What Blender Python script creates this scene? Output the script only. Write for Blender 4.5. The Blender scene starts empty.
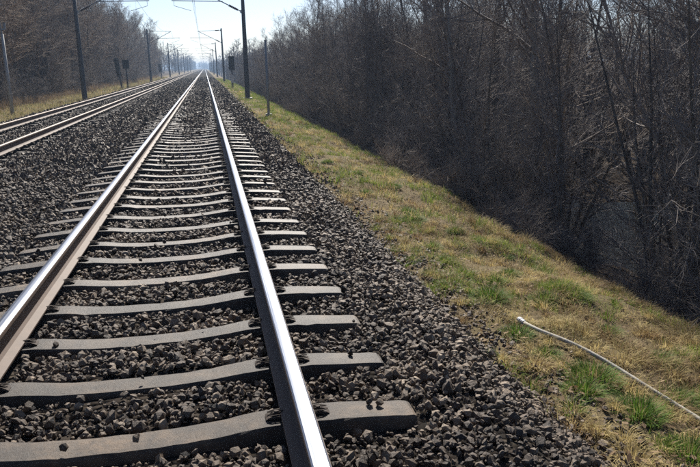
import bpy, math, random
import numpy as np
from mathutils import Vector, Matrix

random.seed(7)
rng = np.random.default_rng(11)
scene = bpy.context.scene
col = scene.collection
R = math.radians

# ------------------------------------------------------------------ camera
CAM = np.array([0.4434, 0.0, 1.539])
PITCH, YAW, ROLL, FPX = R(13.72), R(11.32), R(-1.10), 689.9
cam_d = bpy.data.cameras.new('camera')
cam_d.sensor_width = 36.0
cam_d.lens = FPX / 700.0 * 36.0
cam_d.clip_start = 0.05
cam_d.clip_end = 6000
cam = bpy.data.objects.new('camera', cam_d)
col.objects.link(cam)
_f = Vector((math.sin(YAW) * math.cos(PITCH), math.cos(YAW) * math.cos(PITCH), -math.sin(PITCH)))
_r0 = Vector((math.cos(YAW), -math.sin(YAW), 0))
_u0 = _r0.cross(_f)
_r = _r0 * math.cos(ROLL) + _u0 * math.sin(ROLL)
_u = _u0 * math.cos(ROLL) - _r0 * math.sin(ROLL)
cam.matrix_world = Matrix(((_r.x, _u.x, -_f.x, CAM[0]), (_r.y, _u.y, -_f.y, CAM[1]),
                           (_r.z, _u.z, -_f.z, CAM[2]), (0, 0, 0, 1)))
scene.camera = cam

# ------------------------------------------------------------------ sky, sun, exposure
SUN_EL, SUN_AZ = R(38.0), R(12.0)          # azimuth from the track (+Y) towards the wood (+X)
world = bpy.data.worlds.new('World')
scene.world = world
world.use_nodes = True
wn = world.node_tree
wn.nodes.clear()
sky = wn.nodes.new('ShaderNodeTexSky')
sky.sky_type = 'NISHITA'
sky.sun_disc = False
sky.sun_elevation = SUN_EL
sky.sun_rotation = SUN_AZ
sky.altitude = 50
sky.air_density = 0.7
sky.dust_density = 0.6
sky.ozone_density = 3.0
bg = wn.nodes.new('ShaderNodeBackground')
bg.inputs['Strength'].default_value = 0.064
wo = wn.nodes.new('ShaderNodeOutputWorld')
wn.links.new(sky.outputs[0], bg.inputs[0])
wn.links.new(bg.outputs[0], wo.inputs[0])

sun_d = bpy.data.lights.new('sun', 'SUN')
sun_d.energy = 5.0
sun_d.angle = R(0.53)
sun_d.color = (1.0, 0.94, 0.85)
sun = bpy.data.objects.new('sun', sun_d)
col.objects.link(sun)
_td = Vector((-math.sin(SUN_AZ) * math.cos(SUN_EL), -math.cos(SUN_AZ) * math.cos(SUN_EL), -math.sin(SUN_EL)))
sun.rotation_euler = _td.to_track_quat('-Z', 'Y').to_euler()
sun.location = (20, 60, 50)

scene.view_settings.view_transform = 'Standard'
scene.view_settings.look = 'None'
scene.view_settings.gamma = 1.0
scene.view_settings.exposure = 0.9
scene.render.engine = 'CYCLES'
scene.cycles.use_denoising = False
scene.cycles.max_bounces = 5
scene.cycles.diffuse_bounces = 2
scene.cycles.glossy_bounces = 2
scene.cycles.use_adaptive_sampling = True
scene.cycles.adaptive_threshold = 0.02
scene.cycles.debug_use_spatial_splits = True
scene.cycles.volume_bounces = 0
scene.cycles.filter_width = 1.6
scene.cycles.sample_clamp_indirect = 4.0


# ------------------------------------------------------------------ materials
def mat(name):
    m = bpy.data.materials.new(name)
    m.use_nodes = True
    nt = m.node_tree
    b = nt.nodes['Principled BSDF']
    return m, nt, b


def nd(nt, typ, **kw):
    n = nt.nodes.new(typ)
    for k, v in kw.items():
        if k.startswith('i_'):
            n.inputs[k[2:].replace('_', ' ')].default_value = v
        else:
            setattr(n, k, v)
    return n


def ramp(nt, src, stops):
    r = nt.nodes.new('ShaderNodeValToRGB')
    e = r.color_ramp.elements
    e[0].position, e[0].color = stops[0][0], (*stops[0][1], 1)
    e[1].position, e[1].color = stops[-1][0], (*stops[-1][1], 1)
    for p, c in stops[1:-1]:
        x = e.new(p)
        x.color = (*c, 1)
    nt.links.new(src, r.inputs[0])
    return r.outputs[0]


def coords(nt, obj=True):
    t = nt.nodes.new('ShaderNodeTexCoord')
    return t.outputs['Object'] if obj else t.outputs['Generated']


def noise(nt, vec, scale, detail=4, rough=0.6):
    n = nt.nodes.new('ShaderNodeTexNoise')
    n.inputs['Scale'].default_value = scale
    n.inputs['Detail'].default_value = detail
    n.inputs['Roughness'].default_value = rough
    nt.links.new(vec, n.inputs['Vector'])
    return n.outputs[0]


def mix(nt, fac, a, b, mode='MIX'):
    m = nt.nodes.new('ShaderNodeMix')
    m.data_type = 'RGBA'
    m.blend_type = mode
    for s, v in ((m.inputs[0], fac), (m.inputs[6], a), (m.inputs[7], b)):
        if isinstance(v, bpy.types.NodeSocket):
            nt.links.new(v, s)
        elif isinstance(v, (int, float)):
            s.default_value = v
        else:
            s.default_value = (*v, 1)
    return m.outputs[2]


def bump(nt, b, height, strength, dist):
    n = nt.nodes.new('ShaderNodeBump')
    n.inputs['Strength'].default_value = strength
    n.inputs['Distance'].default_value = dist
    nt.links.new(height, n.inputs['Height'])
    nt.links.new(n.outputs[0], b.inputs['Normal'])


M = {}


def build_materials():
    # --- ballast stones: dark basalt, every stone its own tone
    m, nt, b = mat('ballast_stone')
    at = nd(nt, 'ShaderNodeAttribute', attribute_name='tone')
    oi = nt.nodes.new('ShaderNodeObjectInfo')
    ad = nd(nt, 'ShaderNodeMath', operation='ADD')
    nt.links.new(at.outputs['Fac'], ad.inputs[0])
    nt.links.new(oi.outputs['Random'], ad.inputs[1])
    fr = nd(nt, 'ShaderNodeMath', operation='FRACT')
    nt.links.new(ad.outputs[0], fr.inputs[0])
    c1 = ramp(nt, fr.outputs[0], [(0, (.038, .031, .026)), (.35, (.090, .071, .055)), (.6, (.140, .109, .081)),
                                  (.85, (.21, .168, .128)), (1, (.36, .30, .235))])
    geo = nt.nodes.new('ShaderNodeNewGeometry')
    n1 = noise(nt, geo.outputs['Position'], 45, 5, .7)
    c2 = mix(nt, n1, c1, (.10, .06, .035), 'MIX')
    n2 = noise(nt, geo.outputs['Position'], .7, 3)
    dirt = ramp(nt, n2, [(.35, (.65, .62, .6)), (.65, (1.2, 1.12, 1.0))])
    nt.links.new(mix(nt, 1.0, mix(nt, .35, c1, c2), dirt, 'MULTIPLY'), b.inputs['Base Color'])
    b.inputs['Roughness'].default_value = .62
    b.inputs['Specular IOR Level'].default_value = .38
    bump(nt, b, noise(nt, geo.outputs['Position'], 110, 5, .75), .8, .008)
    M['stone'] = m

    # --- ballast bed below and beyond the stones
    m, nt, b = mat('ballast_bed')
    v = coords(nt)
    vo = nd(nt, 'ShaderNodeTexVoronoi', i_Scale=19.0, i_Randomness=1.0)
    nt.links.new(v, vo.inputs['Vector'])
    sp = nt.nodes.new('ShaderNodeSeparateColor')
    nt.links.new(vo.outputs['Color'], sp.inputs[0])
    c1 = ramp(nt, sp.outputs[0], [(0, (.010, .009, .008)), (.5, (.026, .021, .018)), (1, (.055, .046, .037))])  # tones darkened to stand in for the stones' self-shadowing that bump lacks
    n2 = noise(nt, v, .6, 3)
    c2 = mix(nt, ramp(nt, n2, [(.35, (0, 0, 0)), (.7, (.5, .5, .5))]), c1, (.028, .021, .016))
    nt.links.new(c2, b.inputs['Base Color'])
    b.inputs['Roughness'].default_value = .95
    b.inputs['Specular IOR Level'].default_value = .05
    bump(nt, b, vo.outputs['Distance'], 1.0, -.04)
    M['bed'] = m

    # --- ground: soil and dead grass, leaf litter in the woods
    m, nt, b = mat('ground_soil')
    v = coords(nt)
    n1 = noise(nt, v, 1.3, 5)
    n2 = noise(nt, v, 22, 5, .75)
    a = ramp(nt, n1, [(.3, (.075, .055, .035)), (.5, (.15, .115, .06)), (.7, (.11, .10, .045))])
    c = mix(nt, n2, a, (.17, .13, .075))
    sep = nt.nodes.new('ShaderNodeSeparateXYZ')
    nt.links.new(v, sep.inputs[0])
    nl = nd(nt, 'ShaderNodeMath', operation='MULTIPLY_ADD')
    nt.links.new(n1, nl.inputs[0])
    nl.inputs[1].default_value = 1.6
    nt.links.new(sep.outputs[0], nl.inputs[2])
    litter_r = ramp(nt, noise(nt, v, 30, 5, .8), [(.3, (.028, .02, .014)), (.6, (.06, .042, .028)), (.8, (.11, .08, .055))])
    mr = nd(nt, 'ShaderNodeMapRange')
    nt.links.new(nl.outputs[0], mr.inputs[0])
    mr.inputs[1].default_value = 5.0
    mr.inputs[2].default_value = 6.2
    ml = nd(nt, 'ShaderNodeMapRange')
    nt.links.new(nl.outputs[0], ml.inputs[0])
    ml.inputs[1].default_value = -8.6
    ml.inputs[2].default_value = -9.4
    mx = nd(nt, 'ShaderNodeMath', operation='MAXIMUM')
    nt.links.new(mr.outputs[0], mx.inputs[0])
    nt.links.new(ml.outputs[0], mx.inputs[1])
    nt.links.new(mix(nt, mx.outputs[0], c, litter_r), b.inputs['Base Color'])
    b.inputs['Roughness'].default_value = .95
    b.inputs['Specular IOR Level'].default_value = .1
    bump(nt, b, n2, .8, .05)
    M['soil'] = m

    # --- concrete sleepers
    m, nt, b = mat('sleeper_concrete')
    v = coords(nt)
    oi = nt.nodes.new('ShaderNodeObjectInfo')
    off = nd(nt, 'ShaderNodeVectorMath', operation='ADD')
    cmb = nt.nodes.new('ShaderNodeCombineXYZ')
    mu = nd(nt, 'ShaderNodeMath', operation='MULTIPLY')
    nt.links.new(oi.outputs['Random'], mu.inputs[0])
    mu.inputs[1].default_value = 90
    nt.links.new(mu.outputs[0], cmb.inputs[1])
    nt.links.new(v, off.inputs[0])
    nt.links.new(cmb.outputs[0], off.inputs[1])
    p = off.outputs[0]
    a = ramp(nt, noise(nt, p, 2.2, 4), [(.3, (.034, .028, .022)), (.5, (.070, .055, .042)), (.72, (.115, .094, .072))])
    a2 = mix(nt, ramp(nt, noise(nt, p, 70, 4, .8), [(.35, (.35, .35, .35)), (.7, (0, 0, 0))]), a, (.03, .025, .02))
    # much darker round the rail seats, edges broken by noise
    sep = nt.nodes.new('ShaderNodeSeparateXYZ')
    nt.links.new(v, sep.inputs[0])
    ab = nd(nt, 'ShaderNodeMath', operation='ABSOLUTE')
    nt.links.new(sep.outputs[0], ab.inputs[0])
    sb = nd(nt, 'ShaderNodeMath', operation='SUBTRACT')
    nt.links.new(ab.outputs[0], sb.inputs[0])
    sb.inputs[1].default_value = .7525
    ab2 = nd(nt, 'ShaderNodeMath', operation='ABSOLUTE')
    nt.links.new(sb.outputs[0], ab2.inputs[0])
    nadd = nd(nt, 'ShaderNodeMath', operation='MULTIPLY_ADD')
    nt.links.new(noise(nt, p, 9, 4), nadd.inputs[0])
    nadd.inputs[1].default_value = .35
    nt.links.new(ab2.outputs[0], nadd.inputs[2])
    rs = ramp(nt, nadd.outputs[0], [(.30, (.95, .95, .95)), (.43, (0, 0, 0))])
    # orange brown rust wash and pale scuffs
    a3 = mix(nt, ramp(nt, noise(nt, p, 3.3, 3), [(.44, (0, 0, 0)), (.66, (.85, .85, .85))]), a2, (.122, .084, .052))
    a4 = mix(nt, ramp(nt, noise(nt, p, 26, 5, .8), [(.62, (0, 0, 0)), (.78, (.45, .45, .45))]), a3, (.20, .185, .165))
    # dark oil and brake dust blotches
    a5 = mix(nt, ramp(nt, noise(nt, p, 5.5, 5, .75), [(.42, (.8, .8, .8)), (.60, (0, 0, 0))]), a4, (.026, .022, .019))
    c = mix(nt, rs, a5, (.026, .020, .016))
    tone = ramp(nt, oi.outputs['Random'], [(0, (.7, .69, .68)), (.6, (1.0, .98, .96)), (1, (1.45, 1.4, 1.35))])
    nt.links.new(mix(nt, 1.0, c, tone, 'MULTIPLY'), b.inputs['Base Color'])
    b.inputs['Roughness'].default_value = .56
    b.inputs['Specular IOR Level'].default_value = .28
    bump(nt, b, noise(nt, p, 55, 6, .8), .7, .007)
    M['concrete'] = m

    # --- rail steel
    m, nt, b = mat('polished_steel')
    v = coords(nt)
    mp = nd(nt, 'ShaderNodeMapping')
    mp.inputs['Scale'].default_value = (160, .6, 60)
    nt.links.new(v, mp.inputs[0])
    st = noise(nt, mp.outputs[0], 1.0, 4)
    nt.links.new(ramp(nt, st, [(.3, (.24, .26, .30)), (.7, (.38, .40, .45))]), b.inputs['Base Color'])
    b.inputs['Metallic'].default_value = 1
    nt.links.new(ramp(nt, st, [(.3, (.30, .30, .30)), (.7, (.42, .42, .42))]), b.inputs['Roughness'])
    M['steel'] = m
    m, nt, b = mat('dull_rail_steel')
    v = coords(nt)
    n1 = noise(nt, v, 6, 5, .7)
    nt.links.new(ramp(nt, n1, [(.3, (.11, .08, .06)), (.7, (.22, .185, .16))]), b.inputs['Base Color'])
    b.inputs['Metallic'].default_value = .5
    b.inputs['Roughness'].default_value = .55
    M['dull'] = m
    m, nt, b = mat('rusty_steel')
    v = coords(nt)
    n1 = noise(nt, v, 14, 5, .7)
    mp = nd(nt, 'ShaderNodeMapping')
    mp.inputs['Scale'].default_value = (8, .5, 25)
    nt.links.new(v, mp.inputs[0])
    n3 = noise(nt, mp.outputs[0], 1.5, 4)
    c = ramp(nt, n1, [(.25, (.042, .023, .015)), (.5, (.085, .050, .032)), (.75, (.15, .092, .062))])
    nt.links.new(mix(nt, mix(nt, .0, n3, n3), c, (.095, .062, .043)), b.inputs['Base Color'])
    b.inputs['Roughness'].default_value = .7
    bump(nt, b, noise(nt, v, 120, 4), .35, .002)
    M['rust'] = m

    # --- bark
    def bark(name, lo, mid, hi, rough=.8):
        m, nt, b = mat(name)
        oi = nt.nodes.new('ShaderNodeObjectInfo')
        g = nt.nodes.new('ShaderNodeNewGeometry')
        mp = nd(nt, 'ShaderNodeMapping')
        mp.inputs['Scale'].default_value = (9, 9, 2)
        nt.links.new(g.outputs['Position'], mp.inputs[0])
        n = noise(nt, mp.outputs[0], 1.0, 4, .7)
        c = ramp(nt, n, [(.3, lo), (.5, mid), (.72, hi)])
        t = ramp(nt, oi.outputs['Random'], [(0, (.75, .76, .8)), (.5, (1, 1, 1)), (1, (1.25, 1.15, 1.0))])
        nt.links.new(mix(nt, 1.0, c, t, 'MULTIPLY'), b.inputs['Base Color'])
        b.inputs['Roughness'].default_value = rough
        b.inputs['Specular IOR Level'].default_value = .25
        return m
    M['bark'] = bark('bark', (.048, .045, .044), (.092, .083, .077), (.16, .145, .13))
    M['bark_pale'] = bark('pale_bark', (.12, .115, .105), (.21, .20, .185), (.30, .29, .27))
    M['twig'] = bark('twig_bark', (.13, .117, .115), (.205, .182, .172), (.29, .255, .235))
    M['shrub'] = bark('shrub_stems', (.11, .09, .073), (.19, .155, .118), (.29, .23, .16))
    M['twig_left'] = bark('twig_bark_brown', (.14, .115, .10), (.20, .165, .145), (.27, .23, .20))

    # --- grass (per blade colours)
    m, nt, b = mat('grass_blades')
    at = nd(nt, 'ShaderNodeAttribute', attribute_name='blade')
    nt.links.new(at.outputs['Color'], b.inputs['Base Color'])
    b.inputs['Roughness'].default_value = .7
    b.inputs['Specular IOR Level'].default_value = .12
    tr = nt.nodes.new('ShaderNodeBsdfTranslucent')
    nt.links.new(at.outputs['Color'], tr.inputs[0])
    mxs = nt.nodes.new('ShaderNodeMixShader')
    mxs.inputs[0].default_value = .35
    nt.links.new(b.outputs[0], mxs.inputs[1])
    nt.links.new(tr.outputs[0], mxs.inputs[2])
    nt.links.new(mxs.outputs[0], nt.nodes['Material Output'].inputs['Surface'])
    M['grass'] = m

    def plain(key, name, rgb, rough, metal=0.0, spec=.5, var=.25, sc=18):
        m, nt, b = mat(name)
        v = coords(nt)
        n = noise(nt, v, sc, 5, .7)
        lo = tuple(c * (1 - var) for c in rgb)
        hi = tuple(min(1, c * (1 + var)) for c in rgb)
        nt.links.new(ramp(nt, n, [(.3, lo), (.7, hi)]), b.inputs['Base Color'])
        b.inputs['Roughness'].default_value = rough
        b.inputs['Metallic'].default_value = metal
        b.inputs['Specular IOR Level'].default_value = spec
        bump(nt, b, noise(nt, v, sc * 4, 4), .25, .004)
        M[key] = m
    plain('mast', 'mast_steel', (.07, .07, .072), .6)
    plain('galv', 'galvanised_steel', (.26, .265, .27), .6, .1)
    plain('pole_pale', 'pale_post_concrete', (.36, .36, .35), .7)
    plain('insul', 'insulator_brown', (.06, .035, .028), .3)
    plain('black', 'signal_black', (.012, .012, .013), .45)
    plain('white', 'sign_white', (.55, .55, .54), .6)
    plain('wire', 'wire_copper', (.10, .09, .085), .5, .4)
    plain('hose', 'weathered_white_plastic', (.36, .335, .29), .8, 0, .15, .4, 14)
    plain('coupling', 'dull_metal_coupling', (.34, .35, .37), .6, .2)
    plain('bolt', 'rusty_fastening', (.045, .033, .026), .75, 0, .2, .4, 60)

    # dark signal lens glass
    m, nt, b = mat('lens_glass')
    b.inputs['Base Color'].default_value = (.02, .02, .022, 1)
    b.inputs['Roughness'].default_value = .12
    M['lens'] = m

    m, nt, b = mat('pool_water')
    b.inputs['Base Color'].default_value = (.018, .017, .012, 1)
    b.inputs['Roughness'].default_value = .04
    b.inputs['IOR'].default_value = 1.33
    v = coords(nt)
    bump(nt, b, noise(nt, v, 9, 3), .7, .03)
    M['water'] = m


build_materials()


# ------------------------------------------------------------------ mesh helpers
def np_mesh(name, verts, tris=None, quads=None, smooth=False):
    me = bpy.data.meshes.new(name)
    verts = np.asarray(verts, np.float32)
    fl = []
    tot = []
    if quads is not None and len(quads):
        fl.append(np.asarray(quads, np.int32).ravel())
        tot.append(np.full(len(quads), 4, np.int32))
    if tris is not None and len(tris):
        fl.append(np.asarray(tris, np.int32).ravel())
        tot.append(np.full(len(tris), 3, np.int32))
    loops = np.concatenate(fl)
    tot = np.concatenate(tot)
    start = np.concatenate([[0], np.cumsum(tot)[:-1]]).astype(np.int32)
    me.vertices.add(len(verts))
    me.vertices.foreach_set('co', verts.ravel())
    me.loops.add(len(loops))
    me.loops.foreach_set('vertex_index', loops)
    me.polygons.add(len(tot))
    me.polygons.foreach_set('loop_start', start)
    me.polygons.foreach_set('use_smooth', np.full(len(tot), smooth, bool))
    me.update(calc_edges=True)
    me.validate()
    return me


def link(name, me, material=None, parent=None, loc=None):
    o = bpy.data.objects.new(name, me)
    col.objects.link(o)
    if material is not None and me is not None and not me.materials:
        me.materials.append(material)
    if parent is not None:
        o.parent = parent
    if loc is not None:
        o.location = loc
    return o


def empty(name, loc, rz=0.0, sc=1.0):
    o = bpy.data.objects.new(name, None)
    o.empty_display_size = .3
    col.objects.link(o)
    o.location = loc
    o.rotation_euler = (0, 0, rz)
    o.scale = (sc, sc, sc)
    return o


def tag(o, label=None, cat=None, group=None, kind=None):
    if label:
        o['label'] = label
    if cat:
        o['category'] = cat
    if group:
        o['group'] = group
    if kind:
        o['kind'] = kind
    return o


class MB:
    """collects boxes, tubes and sweeps into one mesh"""
    def __init__(self):
        self.v, self.f = [], []

    def add(self, verts, faces):
        n = len(self.v)
        self.v += [tuple(p) for p in verts]
        self.f += [tuple(i + n for i in f) for f in faces]

    def box(self, x0, x1, y0, y1, z0, z1):
        self.add([(x0, y0, z0), (x1, y0, z0), (x1, y1, z0), (x0, y1, z0), (x0, y0, z1), (x1, y0, z1), (x1, y1, z1), (x0, y1, z1)],
                 [(0, 3, 2, 1), (4, 5, 6, 7), (0, 1, 5, 4), (1, 2, 6, 5), (2, 3, 7, 6), (3, 0, 4, 7)])

    def tube(self, pts, rad, k=8, caps=True):
        pts = [Vector(p) for p in pts]
        if not hasattr(rad, '__len__'):
            rad = [rad] * len(pts)
        rings = []
        up = None
        for i, p in enumerate(pts):
            t = (pts[min(i + 1, len(pts) - 1)] - pts[max(i - 1, 0)]).normalized()
            if up is None:
                a = Vector((0, 0, 1)) if abs(t.z) < .9 else Vector((1, 0, 0))
                up = t.cross(a).normalized()
            up = (up - t * up.dot(t)).normalized()
            w = t.cross(up)
            rings.append([p + (up * math.cos(2 * math.pi * j / k) + w * math.sin(2 * math.pi * j / k)) * rad[i] for j in range(k)])
        v = [q for r in rings for q in r]
        f = []
        for i in range(len(pts) - 1):
            for j in range(k):
                a, b = i * k + j, i * k + (j + 1) % k
                f.append((a, b, b + k, a + k))
        if caps:
            f.append(tuple(range(k - 1, -1, -1)))
            f.append(tuple(range((len(pts) - 1) * k, len(pts) * k)))
        self.add(v, f)

    def sweep(self, prof, y0, y1, ny=1):
        n = len(prof)
        ys = [y0 + (y1 - y0) * (i / ny) for i in range(ny + 1)]
        v = [(x, y, z) for y in ys for x, z in prof]
        f = []
        for i in range(ny):
            for j in range(n):
                a, b = i * n + j, i * n + (j + 1) % n
                f.append((a, a + n, b + n, b))
        f.append(tuple(range(n)))
        f.append(tuple(ny * n + j for j in reversed(range(n))))
        self.add(v, f)

    def mesh(self, name, smooth=False):
        me = bpy.data.meshes.new(name)
        me.from_pydata(self.v, [], self.f)
        me.validate()
        if smooth:
            for p in me.polygons:
                p.use_smooth = True
        me.update()
        return me


def vnoise(x, y, scale, seed=0):
    """smooth value noise 0..1 on numpy arrays"""
    x = np.asarray(x, float) * scale
    y = np.asarray(y, float) * scale
    xi, yi = np.floor(x).astype(np.int64), np.floor(y).astype(np.int64)
    fx, fy = x - xi, y - yi
    fx, fy = fx * fx * (3 - 2 * fx), fy * fy * (3 - 2 * fy)

    def h(a, b):
        n = (a * 374761393 + b * 668265263 + seed * 974634777) & 0x7fffffff
        n = ((n ^ (n >> 13)) * 1274126177) & 0x7fffffff
        return ((n ^ (n >> 16)) & 0xffff) / 65535.0
    return (h(xi, yi) * (1 - fx) + h(xi + 1, yi) * fx) * (1 - fy) + (h(xi, yi + 1) * (1 - fx) + h(xi + 1, yi + 1) * fx) * fy


# ------------------------------------------------------------------ terrain
T2 = -4.22                      # centre line of the far track (near track is x = 0)
GX = [-1500, -200, -40, -14, -10.5, -8.8, -7.6, -7.0, 2.0, 2.5, 3.0, 3.6, 4.3, 5.0, 6.2, 7.5, 9.0, 13.0, 16, 30, 200, 1500]
GZ = [3.0, 1.0, .2, -.1, -.3, -.42, -.5, -.62, -.66, -.53, -.60, -.69, -.82, -1.05, -1.85, -2.5, -2.80, -2.80, -2.6, -2.2, 0, 3.0]


def gz(x, y):
    x = np.asarray(x, float)
    y = np.asarray(y, float)
    z = np.interp(x, GX, GZ)
    far = np.clip(np.maximum(x - 2.4, -7.6 - x), 0, 1)
    z = z + far * (vnoise(x, y, .55, 1) - .5) * .22 + far * (vnoise(x, y, 1.9, 2) - .5) * .13 + far * (vnoise(x, y, 5.0, 3) - .5) * .07
    return z


def build_ground():
    xs = np.concatenate([[-1500, -700, -300, -150, -80, -40, -28], np.arange(-20, -7, .5), [-7, -5, -2, 0, 2], np.arange(2.2, 7, .14),
                         np.arange(7, 16, .35), np.arange(16, 40, 2.0), [50, 80, 150, 300, 700, 1500]])
    ys = np.concatenate([[-400, -60, -20, -6], np.arange(0, 12, .16), np.arange(12, 40, .5), np.arange(40, 130, 2.5), np.arange(130, 400, 20), [400, 600, 900, 1400, 2200, 3500]])
    X, Y = np.meshgrid(xs, ys)
    Z = gz(X, Y)
    v = np.stack([X, Y, Z], -1).reshape(-1, 3)
    nx, ny = len(xs), len(ys)
    i = np.arange(nx * ny).reshape(ny, nx)
    q = np.stack([i[:-1, :-1], i[:-1, 1:], i[1:, 1:], i[1:, :-1]], -1).reshape(-1, 4)
    o = link('ground', np_mesh('ground', v, quads=q, smooth=True), M['soil'])
    tag(o, 'brown earth and leaf litter falling away beside the railway', kind='structure')
    # pool below the bank
    n = 40
    ring = []
    for k in range(n):
        a = 2 * math.pi * k / n
        r = 1 + .18 * math.sin(3 * a + 1) + .1 * math.sin(5 * a)
        ring.append((10.8 + 3.3 * r * math.cos(a), 15.5 + 5.2 * r * math.sin(a), -2.72))
    me = bpy.data.meshes.new('pool_water')
    me.from_pydata(ring, [], [tuple(range(n))])
    tag(link('pool_water', me, M['water']), 'still water glinting below the bank among bare stems', kind='structure')


build_ground()

# ------------------------------------------------------------------ ballast bed and stones
Y_SLEEPER0, SPACING = 2.85, 0.60
BX = [-7.45, -6.9, -6.25, -5.6, -4.2, -2.9, -2.1, -1.35, 0, 1.35, 1.72, 2.0, 2.45]
BZ = [-.62, -.42, -.09, -.07, -.07, -.07, -.07, -.052, -.056, -.052, -.07, -.25, -.60]


def bz(x, y):
    z = np.interp(x, BX, BZ)
    fill = np.clip((np.asarray(y, float) - 15) / 12, 0, 1)          # further on the cribs are filled level with the sleepers
    return z + (vnoise(x, y, 2.6, 5) - .5) * .045 + fill * .040 * np.interp(x, [-1.6, -1.2, 1.2, 1.6], [0, 1, 1, .3])


def build_ballast():
    xs = np.concatenate([np.linspace(-7.45, -5.6, 12), np.arange(-5.4, 1.3, .2), np.linspace(1.35, 2.45, 10)])
    ys = np.concatenate([[-40, -10], np.arange(-4, 30, .25), np.arange(30, 100, 2), [120, 160, 220, 300, 450, 700, 1000, 1500]])
    X, Y = np.meshgrid(xs, ys)
    Z = bz(X, Y) - .018
    nx, ny = len(xs), len(ys)
    i = np.arange(nx * ny).reshape(ny, nx)
    q = np.stack([i[:-1, :-1], i[:-1, 1:], i[1:, 1:], i[1:, :-1]], -1).reshape(-1, 4)
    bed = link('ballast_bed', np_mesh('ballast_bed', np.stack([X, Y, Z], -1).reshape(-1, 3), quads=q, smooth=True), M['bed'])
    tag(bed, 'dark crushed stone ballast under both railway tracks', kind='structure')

    # icosahedron
    t = (1 + 5 ** .5) / 2
    iv = np.array([(-1, t, 0), (1, t, 0), (-1, -t, 0), (1, -t, 0), (0, -1, t), (0, 1, t), (0, -1, -t), (0, 1, -t),
                   (t, 0, -1), (t, 0, 1), (-t, 0, -1), (-t, 0, 1)], float)
    iv /= np.linalg.norm(iv[0])
    it = np.array([(0, 11, 5), (0, 5, 1), (0, 1, 7), (0, 7, 10), (0, 10, 11), (1, 5, 9), (5, 11, 4), (11, 10, 2), (10, 7, 6), (7, 1, 8),
                   (3, 9, 4), (3, 4, 2), (3, 2, 6), (3, 6, 8), (3, 8, 9), (4, 9, 5), (2, 4, 11), (6, 2, 10), (8, 6, 7), (9, 8, 1)])

    def shapes(n):
        v = np.repeat(iv[None], n, 0)
        # cut each ball by a few random planes: broken-stone facets
        for _ in range(10):
            d = rng.normal(size=(n, 1, 3))
            d /= np.linalg.norm(d, axis=2, keepdims=True)
            lim = rng.uniform(.42, .72, (n, 1))
            s = (v * d).sum(2)
            v = v - d * np.maximum(s - lim, 0)[..., None]
        v += rng.normal(0, .035, v.shape)
        v *= rng.uniform(.72, 1.35, (n, 1, 3))
        # random rotation
        qn = rng.normal(size=(n, 4))
        qn /= np.linalg.norm(qn, axis=1, keepdims=True)
        w, x, y, z = qn.T
        Rm = np.stack([1 - 2 * (y * y + z * z), 2 * (x * y - z * w), 2 * (x * z + y * w), 2 * (x * y + z * w), 1 - 2 * (x * x + z * z), 2 * (y * z - x * w),
                       2 * (x * z - y * w), 2 * (y * z + x * w), 1 - 2 * (x * x + y * y)], -1).reshape(n, 3, 3)
        return np.einsum('nij,nkj->nki', Rm, v)

    def scatter(y0, y1, dens, smin, smax, xl, xr):
        area = (y1 - y0) * (xr - xl)
        n = int(area * dens)
        x = rng.uniform(xl, xr, n)
        y = rng.uniform(y0, y1, n)
        # only what the camera, or one a step aside, could see
        keep = (x > CAM[0] - 1.6 - (y + .3) * .30)
        # thin out towards the toe, where stones lie scattered in the dead grass
        toe = np.interp(x, [-7.6, -7.1, 2.1, 2.35, 2.95], [.05, 1, 1, .75, .06]) * (.55 + .9 * vnoise(x, y, 3, 9))
        keep &= rng.uniform(size=n) < toe
        # not on top of the sleepers nor inside the rails
        ph = (y - Y_SLEEPER0 + .3) % SPACING - .3
        on1 = (np.abs(x) < 1.32) & (np.abs(ph) < .125)
        ph2 = (y - Y_SLEEPER0 - .21 + .3) % SPACING - .3
        on2 = (np.abs(x - T2) < 1.0) & (np.abs(ph2) < .09) & (rng.uniform(size=n) < .4)
        on1 &= rng.uniform(size=n) > np.clip((y - 15) / 14, 0, .8)
        stray = rng.uniform(size=n) < .003
        keep &= ~(on1 & ~stray) & ~on2
        for c in (0, T2):
            for s in (-.7525, .7525):
                keep &= np.abs(x - c - s) > .085
        x, y = x[keep], y[keep]
        s = rng.uniform(smin, smax, len(x)) * .5 * (1 + .35 * rng.normal(size=len(x)).clip(-1, 1.6))
        gb = np.where(x < 2.42, bz(np.minimum(x, 2.45), y), gz(x, y))
        gb = np.maximum(gb, np.where(x > 2.2, gz(x, y), -9))
        z = gb + s * rng.uniform(-.5, .55, len(x))
        ph = (y - Y_SLEEPER0 + .3) % SPACING - .3
        up = (np.abs(x) < 1.3) & (np.abs(ph) < .125)
        z = np.where(up & (y < 13), s * .5 - .015, z)
        # the crib fills up a little against the sleepers' middle
        return np.stack([x, y, z], -1), s

    def mesh_of(verts, faces, k, n):
        tr = (faces[None] + (np.arange(n) * k)[:, None, None]).reshape(-1, 3)
        me = np_mesh('ballast_gravel', verts.reshape(-1, 3), tris=tr)
        at = me.attributes.new('tone', 'FLOAT', 'POINT')
        at.data.foreach_set('value', np.repeat(rng.uniform(0, 1, n), k).astype(np.float32))
        return me
    # far stones: simple eight-sided lumps
    FP, FS = [], []
    for a in ((11, 22, 440, .035, .063, -7.5, 3.0), (22, 42, 120, .045, .075, -7.4, 2.6), (42, 75, 45, .05, .085, -7.3, 2.5), (75, 120, 22, .055, .09, -7.3, 2.5)):
        p, s_ = scatter(*a)
        FP.append(p)
        FS.append(s_)
    FP, FS = np.concatenate(FP), np.concatenate(FS)
    nf = len(FP)
    ov = np.array([(1, 0, 0), (-1, 0, 0), (0, 1, 0), (0, -1, 0), (0, 0, 1), (0, 0, -1)], float)
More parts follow.
